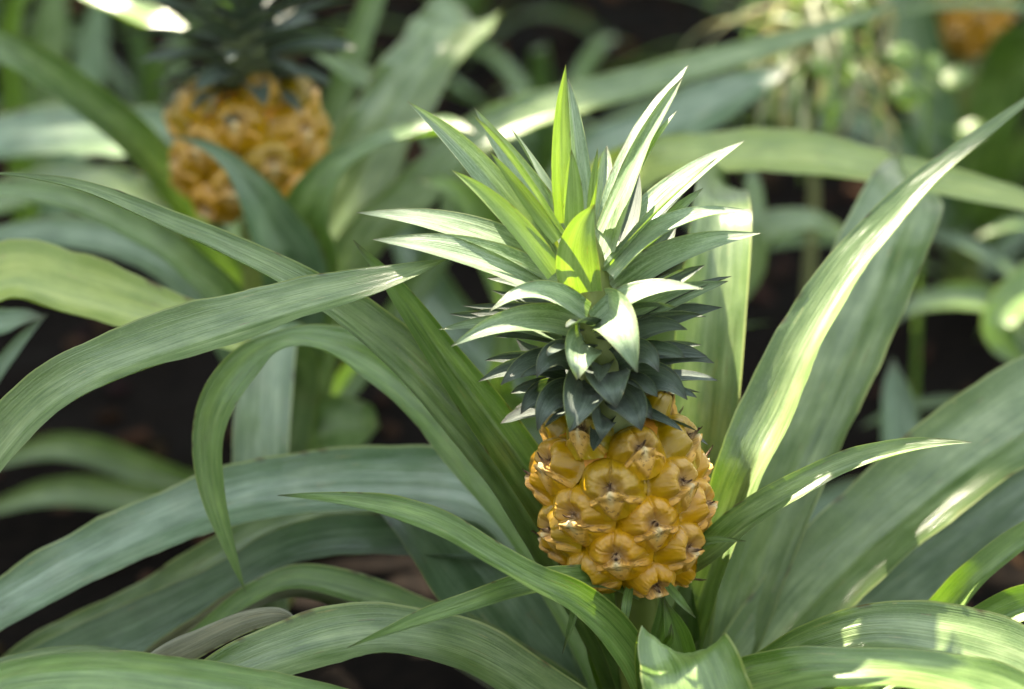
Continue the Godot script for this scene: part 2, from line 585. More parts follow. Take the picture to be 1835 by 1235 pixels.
# ---------------------------------------------------------------- ground
func build_ground() -> void:
	var xs := []
	for k in 121:
		xs.append(-3.0 + 6.0 * k / 120.0)
	xs = [-150.0, -40.0, -12.0, -5.0] + xs + [5.0, 12.0, 40.0, 150.0]
	var pos := PackedVector3Array()
	var uv := PackedVector2Array()
	var col := PackedColorArray()
	for zz in xs:
		for xx in xs:
			var z: float = zz - 2.8
			var near_ := absf(xx) < 3.01 and absf(zz) < 3.01
			var y := 0.03 * noise.get_noise_2d(xx * 60.0, z * 60.0) + 0.02 * noise.get_noise_2d(xx * 260.0, z * 260.0) if near_ else 0.0
			pos.append(Vector3(xx, y, z))
			uv.append(Vector2(xx, z))
			col.append(Color.WHITE)
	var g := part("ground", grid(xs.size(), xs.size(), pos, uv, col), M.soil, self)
	g.set_meta("kind", "structure")
	g.set_meta("label", "brown garden soil between the pineapple plants, darkened by shade painted into its colour")
	g.set_meta("category", "soil")
	# bark chips and dry bits lying on the soil
	var st := SurfaceTool.new()
	st.begin(Mesh.PRIMITIVE_TRIANGLES)
	var r := RandomNumberGenerator.new()
	r.seed = 77
	for k in 2600:
		var p := Vector3(r.randf_range(-2.2, 2.2), 0, r.randf_range(-5.4, -0.6))
		p.y = 0.03 * noise.get_noise_2d(p.x * 60.0, p.z * 60.0) + 0.02 * noise.get_noise_2d(p.x * 260.0, p.z * 260.0) + 0.006
		var b := Basis.from_euler(Vector3(r.randf_range(-0.4, 0.4), r.randf() * TAU, r.randf_range(-0.4, 0.4)))
		var l := r.randf_range(0.008, 0.03)
		var w := r.randf_range(0.004, 0.012)
		var t := r.randf_range(0.002, 0.006)
		var c := lin(58, 42, 32).lerp(lin(30, 24, 20), r.randf())
		if r.randf() < 0.05:
			c = lin(118, 84, 60)
		var v := [Vector3(-l, 0, -w * 0.6), Vector3(-l * 0.3, 0, w), Vector3(l, 0, w * 0.4), Vector3(l * 0.5, 0, -w)]
		var top := []
		for q in v:
			top.append(p + b * (q + Vector3(0, t, 0)))
		st.set_color(c)
		for f in [[0, 1, 2], [0, 2, 3]]:
			for q in f:
				st.add_vertex(top[q])
		for q in 4:
			var a0: Vector3 = top[q]
			var a1: Vector3 = top[(q + 1) % 4]
			var b0: Vector3 = p + b * (v[q] - Vector3(0, 0.008, 0))
			var b1: Vector3 = p + b * (v[(q + 1) % 4] - Vector3(0, 0.008, 0))
			for x in [a0, b0, a1, a1, b0, b1]:
				st.add_vertex(x)
	st.generate_normals()
	var mu := part("bark_mulch", st.commit(), M.mulch, self)
	mu.set_meta("kind", "stuff")
	mu.set_meta("label", "brown bark chips and dry bits scattered on the darkened soil")
	mu.set_meta("category", "mulch")

# ---------------------------------------------------------------- the tree whose shade falls on the bed
func build_tree() -> void:
	var t := thing("shade_tree", Vector3(-3.2, 0, -9.2), "broad shade tree standing behind the bed, its boughs over the pineapples", "tree")
	var trunk := part("trunk", tube([Vector3(0, -0.1, 0), Vector3(0.05, 1.2, 0.05), Vector3(0.1, 3.0, 0.2), Vector3(0.3, 5.0, 0.8), Vector3(0.5, 6.6, 1.2)], [0.30, 0.24, 0.20, 0.15, 0.07], 14, Vector3.ZERO, [lin(110, 95, 80)]), M.bark, t)
	trunk.name = "trunk"
	var r := RandomNumberGenerator.new()
	r.seed = 9
	var anchors := []
	for k in 9:
		var a := lerpf(-0.75, 1.25, k / 8.0)
		var p := Vector3(0.25, 4.3 + 0.3 * (k % 3), 0.5)
		var pts := [p]
		var rad := [0.07]
		var reach := r.randf_range(3.2, 5.2)
		for s in range(1, 7):
			var f := s / 6.0
			var q := p + Vector3(sin(a + 0.25) * reach * f + r.randf_range(-0.1, 0.1), 0.9 * f - 0.5 * f * f + r.randf_range(-0.06, 0.06), cos(a + 0.25) * reach * f)
			pts.append(q)
			rad.append(0.07 * (1.0 - 0.88 * f))
			anchors.append(q)
		part("bough", tube(pts, rad, 8, Vector3.ZERO, [lin(110, 95, 80)]), M.bark, t)
	# leaves: sprays along the boughs; the openings are where the photograph's sunlit patches look up to
	var lit := []
	for q in [[1050, 290, -0.04, 0.045], [1180, 220, 0.0, 0.05], [990, 290, -0.04, 0.035], [1270, 350, -0.02, 0.06], [1150, 380, -0.03, 0.05], [930, 505, -0.07, -0.01], [1230, 505, -0.07, 0.01],
			[1780, 230, -0.02, 0.05], [1640, 340, 0.0, 0.05], [1530, 450, 0.0, 0.05], [1450, 590, 0.0, 0.045], [1400, 680, 0.03, 0.02],
			[1600, 1110, -0.065, 0.02], [1790, 990, 0.0, 0.015],
			[780, 215, 0.35, 0.05], [680, 240, 0.35, 0.03], [250, 30, 0.6, 0.05], [1450, 30, 0.9, 0.05], [930, 212, 0.5, 0.0], [1790, 580, 0.6, 0.04]]:
		lit.append([at(q[0], q[1], q[2]), q[3]])
	var lm := SurfaceTool.new()
	lm.begin(Mesh.PRIMITIVE_TRIANGLES)
	for f in [[Vector3(0, 0, 0), Vector3(-0.32, 0.06, 0.35), Vector3(0, 0, 0.5)], [Vector3(0, 0, 0), Vector3(0, 0, 0.5), Vector3(0.32, 0.06, 0.35)], [Vector3(-0.32, 0.06, 0.35), Vector3(-0.22, 0.02, 0.75), Vector3(0, 0, 0.5)], [Vector3(0, 0, 0.5), Vector3(0.22, 0.02, 0.75), Vector3(0.32, 0.06, 0.35)], [Vector3(-0.22, 0.02, 0.75), Vector3(0, -0.1, 1.05), Vector3(0, 0, 0.5)], [Vector3(0, 0, 0.5), Vector3(0, -0.1, 1.05), Vector3(0.22, 0.02, 0.75)]]:
		for v in f:
			lm.add_vertex(v)
	lm.generate_normals()
	var mesh := lm.commit()
	var where := []
	var cols := []
	var base := t.position
	for k in 11500:
		var p := Vector3(r.randf_range(-4.9, -1.1), 0, r.randf_range(-8.4, -3.3))
		p.y = r.randf_range(5.0, 6.3) + 0.25 * sin(p.x * 1.7) * cos(p.z * 1.3)
		var s := r.randf_range(0.14, 0.22)
		var bs := Basis.from_euler(Vector3(r.randf_range(-0.6, 0.5), r.randf() * TAU, r.randf_range(-0.5, 0.5))).scaled(Vector3(s, s, s))
		var ok := true
		for q in lit:
			var d: Vector3 = p + bs * Vector3(0, 0, 0.5) - q[0]
			var al := d.dot(sun_to)
			if al > 0.0 and (d - sun_to * al).length() < q[1] + 0.09:
				ok = false
				break
		if not ok:
			continue
		# small natural gaps
		if p.z < -6.6 and noise.get_noise_3d(p.x * 75.0, 5.0, p.z * 75.0) > 0.45:
			continue
		where.append(Transform3D(bs, p - base))
		cols.append(lin(70, 110, 40).lerp(lin(100, 130, 50), r.randf()))
	# unseen low leaves added to cut sky light over the far plants
	for k in 2000:
		var p := Vector3(r.randf_range(-2.4, 2.4), 0, r.randf_range(-6.0, -2.9))
		p.y = r.randf_range(1.5, 2.6) + 0.2 * sin(p.x * 2.1)
		var s := r.randf_range(0.12, 0.2)
		var bs := Basis.from_euler(Vector3(r.randf_range(-0.6, 0.5), r.randf() * TAU, r.randf_range(-0.5, 0.5))).scaled(Vector3(s, s, s))
		var ok := true
		for q in lit:
			var d: Vector3 = p + bs * Vector3(0, 0, 0.5) - q[0]
			var al := d.dot(sun_to)
			if al > 0.0 and (d - sun_to * al).length() < q[1] + 0.09:
				ok = false
				break
		if ok:
			where.append(Transform3D(bs, p - base))
			cols.append(lin(70, 110, 40).lerp(lin(100, 130, 50), r.randf()))
	for k in 5:  # low boughs added to carry those shading leaves
		var a0 := Vector3(0.1, 2.0 + 0.2 * k, 0.2)
		var a1 := Vector3(lerpf(-1.8, 1.9, k / 4.0), 2.0, -3.4) - base
		part("bough", tube([a0, a0.lerp(a1, 0.35) + Vector3(0, 0.35, 0), a0.lerp(a1, 0.7) + Vector3(0, 0.25, 0), a1], [0.06, 0.045, 0.03, 0.008], 8, Vector3.ZERO, [lin(110, 95, 80)]), M.bark, t)
	var mm := MultiMesh.new()
	mm.transform_format = MultiMesh.TRANSFORM_3D
	mm.use_colors = true
	mm.mesh = mesh
	mm.instance_count = where.size()
	for k in where.size():
		mm.set_instance_transform(k, where[k])
		mm.set_instance_color(k, cols[k])
	var mi := MultiMeshInstance3D.new()
	mi.name = "crown"
	mi.multimesh = mm
	var m := StandardMaterial3D.new()
	m.resource_name = "tree_leaf"
	m.vertex_color_use_as_albedo = true
	m.roughness = 0.5
	m.cull_mode = BaseMaterial3D.CULL_DISABLED
	m.backlight_enabled = true
	m.backlight = Color(0.5, 0.6, 0.15)
	mi.material_override = m
	mi.set_meta("kind", "stuff")
	t.add_child(mi)

# ---------------------------------------------------------------- unseen hedges, added to cut low sky light and deepen contrast
func build_added_hedges() -> void:
	var lm := SurfaceTool.new()
	lm.begin(Mesh.PRIMITIVE_TRIANGLES)
	for f in [[Vector3(0, 0, 0), Vector3(-0.3, 0.05, 0.5), Vector3(0, 0, 1)], [Vector3(0, 0, 0), Vector3(0, 0, 1), Vector3(0.3, 0.05, 0.5)]]:
		for v in f:
			lm.add_vertex(v)
	lm.generate_normals()
	var mesh := lm.commit()
	var m := StandardMaterial3D.new()
	m.resource_name = "added_hedge_leaf"
	m.vertex_color_use_as_albedo = true
	m.roughness = 0.5
	m.cull_mode = BaseMaterial3D.CULL_DISABLED
	m.backlight_enabled = true
	m.backlight = Color(0.4, 0.5, 0.12)
	var r := RandomNumberGenerator.new()
	r.seed = 31
	for d in [[Vector3(-3.6, 0, -1.6), Vector3(0.7, 3.0, 8.0), "tall leaf screen added out of view to dim low sky light, left of the bed"], [Vector3(3.6, 0, -1.6), Vector3(0.7, 3.0, 8.0), "tall leaf screen added out of view to dim low sky light, right of the bed"], [Vector3(0, 0, 2.0), Vector3(6.4, 3.7, 0.8), "tall leaf screen added behind the viewer to block front sky light"], [Vector3(0, 0, -6.4), Vector3(7.0, 2.6, 0.7), "tall leaf screen added out of view beyond the far end of the bed to darken it"]]:
		var h := thing("added_hedge", d[0], d[2], "added_hedge", "added unseen hedges round the bed")
		var sz: Vector3 = d[1]
		for k in 5:
			var p := Vector3(lerpf(-0.4, 0.4, k / 4.0) * sz.x, 0, lerpf(-0.4, 0.4, k / 4.0) * sz.z)
			part("trunk", tube([p, p + Vector3(0.03, sz.y * 0.5, 0), p + Vector3(0, sz.y * 0.9, 0.03)], [0.05, 0.035, 0.01], 8, Vector3.ZERO, [lin(90, 76, 60)]), M.bark, h)
		var mm := MultiMesh.new()
		mm.transform_format = MultiMesh.TRANSFORM_3D
		mm.use_colors = true
		mm.mesh = mesh
		mm.instance_count = 9000
		for k in 9000:
			var s := r.randf_range(0.09, 0.15)
			var p := Vector3(r.randf_range(-0.5, 0.5) * sz.x, 0.05 + r.randf() * sz.y * (1.0 + 0.06 * sin(k * 0.7)), r.randf_range(-0.5, 0.5) * sz.z)
			mm.set_instance_transform(k, Transform3D(Basis.from_euler(Vector3(r.randf() * TAU, r.randf() * TAU, 0)).scaled(Vector3(s, s, s)), p))
			mm.set_instance_color(k, lin(58, 92, 38).lerp(lin(84, 116, 46), r.randf()))
		var mi := MultiMeshInstance3D.new()
		mi.name = "foliage"
		mi.multimesh = mm
		mi.material_override = m
		mi.set_meta("kind", "stuff")
		h.add_child(mi)

# ---------------------------------------------------------------- the plant in focus
func build_main() -> void:
	var heart := at(1190, 1500, 0.08)
	var plant := thing("pineapple_plant", Vector3(heart.x, 0, heart.z), "pineapple plant in sharp focus bearing one small golden fruit with a spiky crown", "pineapple plant", "pineapple plants in the bed")
	var G: Material = M.leaf_green
	var Bl: Material = M.leaf_blue
	var Br: Material = M.leaf_bright
	# stem under the fruit
	var sp := []
	var srad := []
	var scol := []
	var pa := Vector3(heart.x, 0.0, heart.z)
	var pb := at(1150, 1030, 0.015)
	for k in 13:
		var f := k / 12.0
		sp.append(pa.lerp(pb, f) + Vector3(0.004 * sin(f * 5.0), 0, 0))
		srad.append(lerpf(0.022, 0.0125, pow(f, 0.5)) + (0.0012 if k % 3 == 0 else 0.0))
		scol.append(lin(98, 104, 46).lerp(lin(84, 96, 40), f))
	part("stem", tube(sp, srad, 16, plant.position, scol), M.stalk, plant)
	var hx := 1190.0
	var hy := 1480.0
	# right side
	leaf(plant, [[hx + 10, hy, 60, .08, -10], [1212, 1230, 62, .06, -20], [1240, 1100, 66, .045, -28], [1270, 1000, 66, .035, -34], [1300, 915, 72, .03, -38], [1336, 820, 80, .022, -42], [1378, 730, 80, .03, -46], [1436, 600, 70, .04, -50], [1515, 475, 58, 0.052, -52], [1590, 388, 46, .06, -54], [1685, 297, 32, .07, -55], [1842, 178, 12, .08, -56], [1900, 140, 2, .085, -56]], G, 0.45)
	leaf(plant, [[hx + 30, hy, 80, .10, -10], [1285, 1230, 95, .11, -20], [1335, 1060, 112, .12, -28], [1400, 880, 122, .13, -34], [1465, 720, 134, .145, -38], [1535, 550, 142, .165, -40], [1592, 420, 126, .19, -40], [1625, 340, 108, .24, -36], [1640, 310, 70, .34, -30], [1650, 320, 20, .44, -30]], G, 0.15, Color(1.06, 1.08, 1.05))
	leaf(plant, [[hx + 10, hy, 80, .09, 0], [1225, 1150, 100, .09, 0], [1245, 900, 118, .085, -4], [1262, 720, 124, .08, -6], [1276, 560, 122, .085, -6], [1290, 420, 112, .10, -5], [1295, 345, 98, .13, -5], [1297, 318, 90, .20, -5], [1300, 320, 40, .32, -5], [1302, 340, 8, .38, -5]], G, 0.3, Color(1.08, 1.1, 1.0))
	leaf(plant, [[hx + 30, hy, 90, .09, -20], [1290, 1290, 110, .09, -28], [1390, 1130, 128, .10, -35], [1500, 1005, 136, .11, -38], [1640, 880, 142, .12, -40], [1780, 772, 146, .13, -42], [1960, 660, 130, .16, -42], [2120, 600, 60, .2, -42], [2180, 590, 3, .22, -42]], G, 0.3, Color(1.0, 1.0, .95))
	leaf(plant, [[hx + 40, hy, 80, .12, -20], [1400, 1260, 90, .14, -30], [1560, 1110, 96, .16, -40], [1700, 1000, 92, .18, -45], [1850, 880, 86, .2, -45], [2000, 790, 50, .22, -45], [2050, 770, 3, .22, -45]], Bl, 0.15)
	leaf(plant, [[hx + 40, hy, 40, .05, -30], [1480, 1260, 42, .05, -35], [1660, 1120, 44, .04, -40], [1745, 1030, 40, .03, -45], [1850, 950, 34, .03, -45], [1960, 900, 3, .03, -45]], Br, 0.6)
	leaf(plant, [[hx + 50, hy, 50, .03, -30], [1560, 1230, 56, .02, -40], [1740, 1125, 50, .01, -40], [1850, 1075, 48, .0, -40], [2000, 1040, 3, .0, -40]], Br, 0.5, Color(.8, .9, .7))
	leaf(plant, [[hx + 20, hy, 70, .03, -30], [1290, 1290, 74, .0, -35], [1400, 1190, 60, -.03, -45], [1490, 1150, 66, -.05, -50], [1585, 1130, 80, -.065, -52], [1700, 1140, 96, -.075, -52], [1835, 1180, 100, -.085, -50], [1960, 1250, 70, -.09, -45], [2050, 1330, 3, -.09, -40]], G, 0.32, Color(1.02, 1.04, 1.0))
	leaf(plant, [[hx + 10, hy, 80, .0, -30], [1290, 1270, 80, -.05, -40], [1400, 1208, 62, -.08, -50], [1540, 1196, 56, -.1, -52], [1680, 1208, 66, -.11, -50], [1835, 1255, 80, -.12, -45], [1960, 1330, 3, -.12, -40]], Br, 0.2, Color(.92, .95, .85))
	# a broad blade that folds over towards the viewer, its cut edge curled
	leaf(plant, [[hx - 10, hy - 60, 80, .03, 0], [1192, 1260, 100, -.01, 0], [1200, 1185, 126, -.04, 0], [1212, 1153, 144, -.065, 0], [1226, 1172, 164, -.09, 0], [1244, 1220, 186, -.105, 0], [1262, 1300, 186, -.115, 0], [1275, 1420, 4, -.12, 0]], Br, -0.14, Color(.95, .98, .9), 0.0, "leaf", 0.3)
	leaf(plant, [[1195, 1040, 30, .02, -20], [1265, 985, 44, -.005, -35], [1330, 930, 44, -.02, -40], [1420, 873, 40, -.03, -45], [1520, 825, 34, -.035, -48], [1620, 799, 24, -.035, -50], [1690, 792, 12, -.035, -50], [1742, 793, 1, -.035, -50]], G, 0.5, Color(.95, 1.0, .9), .006)
	leaf(plant, [[1190, 1030, 22, .01, -20], [1235, 985, 20, -.01, -30], [1275, 968, 13, -.02, -40], [1337, 970, 1, -.03, -40]], Br, 0.5, Color.WHITE, .01)
	# left side, far to near
	leaf(plant, [[hx - 60, hy, 160, .10, 10], [1060, 1280, 200, .10, 20], [950, 1120, 205, .105, 25], [860, 1010, 190, .115, 28], [780, 920, 150, .13, 30], [700, 860, 90, .15, 30], [640, 830, 4, .17, 30]], Bl, 0.12, Color(.92, 1.0, 1.05))
	leaf(plant, [[hx - 20, hy - 100, 70, .06, 15], [1090, 1150, 84, .04, 20], [990, 985, 76, .03, 25], [905, 845, 80, .022, 30], [830, 748, 84, .016, 34], [740, 647, 80, .01, 38], [640, 565, 66, .005, 42], [545, 505, 52, .0, 44], [430, 448, 42, .0, 46], [300, 392, 32, .0, 50], [160, 337, 20, .0, 54], [60, 316, 10, .0, 56], [-20, 310, 3, 0, 56], [-60, 312, 1, 0, 56]], G, 0.42, Color(.88, .94, .82))
	leaf(plant, [[hx - 10, hy - 100, 60, .05, 0], [1110, 1140, 76, .035, 0], [1030, 980, 82, .022, 2], [950, 850, 84, .014, 4], [870, 738, 78, .008, 6], [795, 637, 60, .004, 8], [730, 545, 42, .0, 10], [680, 482, 22, .0, 10], [650, 450, 10, .0, 10], [633, 430, 1, .0, 10]], Br, 0.35, Color(.86, .95, .8))
	leaf(plant, [[hx - 40, hy - 60, 80, .09, 20], [1080, 1180, 90, .09, 30], [960, 960, 92, .09, 30], [860, 830, 92, .088, 32], [760, 715, 84, .085, 36], [660, 638, 70, .08, 44], [570, 605, 42, .07, 54], [500, 610, 34, .06, 40], [440, 650, 62, .055, 12], [392, 715, 66, .05, 5], [372, 790, 56, .05, 4], [380, 880, 46, .05, 4], [405, 965, 27, .05, 5], [440, 1062, 1, .05, 5]], Br, 0.25, Color(.92, 1.0, .95), .008)
	leaf(plant, [[hx - 50, hy - 40, 110, .12, 30], [1080, 1150, 120, .12, 40], [960, 960, 116, .12, 45], [850, 874, 112, .12, 46], [700, 858, 108, .118, 48], [550, 866, 104, .11, 48], [420, 888, 100, .10, 48], [300, 930, 96, .095, 46], [180, 985, 96, .09, 44], [60, 1050, 92, .085, 42], [-80, 1140, 70, .08, 40], [-180, 1230, 4, .08, 40]], Bl, 0.22, Color(.95, 1.05, 1.02), .02)
	leaf(plant, [[hx - 60, hy, 90, .13, 30], [1090, 1180, 80, .13, 40], [980, 1010, 66, .13, 50], [860, 968, 66, .13, 55], [720, 958, 64, .13, 56], [580, 962, 66, .125, 55], [480, 995, 62, .12, 50], [390, 1050, 70, .12, 46], [270, 1115, 86, .12, 44], [130, 1180, 96, .12, 42], [-20, 1260, 80, .12, 40], [-120, 1330, 4, .12, 40]], Bl, 0.3, Color(.75, .85, .85))
	leaf(plant, [[hx - 70, hy, 60, .09, 30], [1060, 1290, 58, .09, 40], [900, 1165, 50, .09, 48], [760, 1100, 46, .09, 52], [640, 1055, 42, .088, 55], [530, 1034, 36, .085, 55], [440, 1070, 32, .08, 45], [350, 1140, 26, .08, 40], [270, 1200, 14, .08, 40], [230, 1240, 2, .08, 40]], Br, 0.45, Color(.8, .88, .68))
	leaf(plant, [[hx - 60, hy, 100, .02, 25], [1080, 1330, 90, .0, 35], [960, 1230, 78, -.015, 44], [830, 1155, 76, -.025, 50], [700, 1130, 74, -.03, 54], [590, 1142, 84, -.035, 52], [480, 1178, 84, -.04, 48], [380, 1225, 76, -.045, 44], [280, 1290, 50, -.05, 40], [200, 1350, 3, -.05, 40]], G, 0.3, Color(1.0, 1.06, .92))
	leaf(plant, [[hx - 80, hy + 40, 90, -.02, 30], [900, 1390, 100, -.05, 40], [680, 1310, 104, -.07, 46], [500, 1272, 104, -.085, 50], [330, 1240, 100, -.095, 52], [160, 1222, 98, -.105, 50], [20, 1235, 94, -.11, 45], [-120, 1290, 70, -.12, 40], [-220, 1350, 3, -.12, 40]], Br, -0.25, Color(.9, 1.0, .82))
	leaf(plant, [[hx - 10, hy - 120, 46, .02, 10], [1160, 1230, 60, -.02, 15], [1110, 1140, 60, -.04, 25], [1040, 1075, 52, -.052, 35], [960, 1035, 44, -.058, 40], [880, 990, 40, -.06, 44], [800, 942, 42, -.062, 46], [720, 912, 36, -.06, 50], [640, 896, 24, -.06, 52], [560, 889, 12, -.06, 55], [497, 888, 1, -.06, 55]], Br, 0.45, Color(.82, .92, .7), .01)
	leaf(plant, [[1150, 1060, 30, .0, 25], [1090, 1035, 36, -.02, 40], [1000, 1036, 34, -.035, 50], [920, 1052, 32, -.045, 52], [840, 1078, 30, -.055, 52], [760, 1105, 24, -.06, 50], [690, 1133, 13, -.06, 48], [622, 1161, 1, -.06, 46]], Br, 0.5, Color(.88, .96, .78), .01)
	leaf(plant, [[-260, 1420, 30, .0, 0], [150, 1280, 44, -.005, -35], [290, 1185, 46, -.01, -45], [360, 1150, 42, -.01, -46], [430, 1118, 36, -.01, -48], [490, 1103, 26, -.012, -50], [522, 1108, 9, -.014, -50], [520, 1122, 4, -.018, -40], [498, 1138, 1, -.02, -40]], M.leaf_olive, -0.6, Color(1, 1, 1), .012)
	leaf(plant, [[hx - 60, hy, 90, .15, 30], [1080, 1180, 90, .16, 40], [900, 1000, 86, .16, 45], [680, 930, 84, .16, 45], [500, 950, 80, .155, 42], [380, 1020, 92, .15, 38], [240, 1105, 100, .15, 36], [60, 1190, 90, .15, 36], [-80, 1260, 4, .15, 36]], G, 0.2, Color(.95, .98, .8))
	leaf(plant, [[hx - 60, hy, 50, .11, 30], [1000, 1290, 60, .11, 40], [760, 1130, 52, .11, 45], [560, 1050, 46, .105, 45], [440, 1075, 44, .10, 38], [360, 1130, 52, .10, 34], [260, 1200, 50, .10, 34], [150, 1280, 4, .10, 34]], M.leaf_olive, 0.3, Color(1.0, 1.05, .85))
	# little leaves round the stem
	for d in [[1128, 1052, 1122, 1090, 1115, 1152, 17, -.03, 5], [1040, 1060, 1026, 1110, 1008, 1172, 14, -.01, 8], [1196, 1048, 1218, 1075, 1247, 1108, 15, -.035, -8], [1170, 1190, 1190, 1120, 1186, 1060, 40, -.005, 0], [1240, 1230, 1215, 1140, 1190, 1075, 46, -.02, -10], [1150, 1230, 1138, 1150, 1120, 1080, 40, 0.02, 10], [1100, 1240, 1078, 1150, 1060, 1060, 60, 0.05, 12], [1215, 1230, 1225, 1130, 1232, 1030, 60, 0.05, -5], [1186, 1165, 1200, 1145, 1203, 1118, 16, -.03, 0]]:
		leaf(plant, [[d[0], d[1], d[6] * .9, d[7] + .01, d[8]], [d[2], d[3], d[6], d[7], d[8]], [d[4], d[5], 1, d[7], d[8]]], Br, 0.5, Color(.75, .85, .6), .012)
	# the fruit
	var top := at(1092, 752, -0.016)
	var bot := at(1137, 1012, 0.020)
	var axis := (top - bot).normalized()
	make_fruit(plant, (top + bot) * 0.5, axis, top.distance_to(bot) * 0.5 + 0.004, 0.0440, -7.5 - 8.0 * 138.2, 138.2, 0.00318, 72, 0.0168, 3.0, 0.34)
	# the crown
	var axp := [[1094, 770, -.016], [1090, 720, -.018], [1082, 660, -.022], [1074, 590, -.028], [1064, 520, -.034], [1054, 450, -.04], [1046, 395, -.044]]
	var cpts := []
	for q in axp:
		cpts.append(at(q[0], q[1], q[2]))
	var crown := part("crown", tube(cpts, [.020, .019, .017, .014, .011, .008, .003], 12, plant.position, [lin(110, 120, 60)]), M.stalk, plant)
	# hidden far side, grown round the axis
	for k in 46:
		var f := k / 45.0
		var seg := f * 5.6
		var i0 := int(seg)
		var p: Vector3 = (cpts[i0] as Vector3).lerp(cpts[i0 + 1], seg - i0)
		var az := k * 2.39996 + 0.6
		var side := Vector3(sin(az), 0, cos(az))
		if side.z > 0.15:
			continue
		var o := grown(plant, p + side * 0.008, az, lerpf(-0.1, 1.15, f), lerpf(0.05, 0.10, f), lerpf(0.026, 0.018, f), lerpf(0.7, 0.25, f), M.crown_dark if f < 0.6 else M.crown_green, Color(.95, .95, .95), 0.35, 10)
		plant.remove_child(o)
		o.name = "crown_leaf"
		crown.add_child(o, true)
	for k in 40:
		var f := (k + 0.5) / 40.0
		var seg := 0.7 + f * 2.9
		var i0 := int(seg)
		var p: Vector3 = (cpts[i0] as Vector3).lerp(cpts[i0 + 1], seg - i0)
		var az := k * 2.39996 + 1.3
		var o := grown(plant, p + Vector3(sin(az), 0, cos(az)) * 0.012, az, lerpf(0.0, 0.5, f), lerpf(0.042, 0.056, f), 0.017, 0.5, M.crown_dark, Color(1, 1, 1), 0.4, 10)
		plant.remove_child(o)
		o.name = "crown_leaf"
		crown.add_child(o, true)
	var K: Material = M.crown_dark
	var L: Material = M.crown_green
	var Y: Material = M.crown_young
	var W := Color(1, 1, 1)
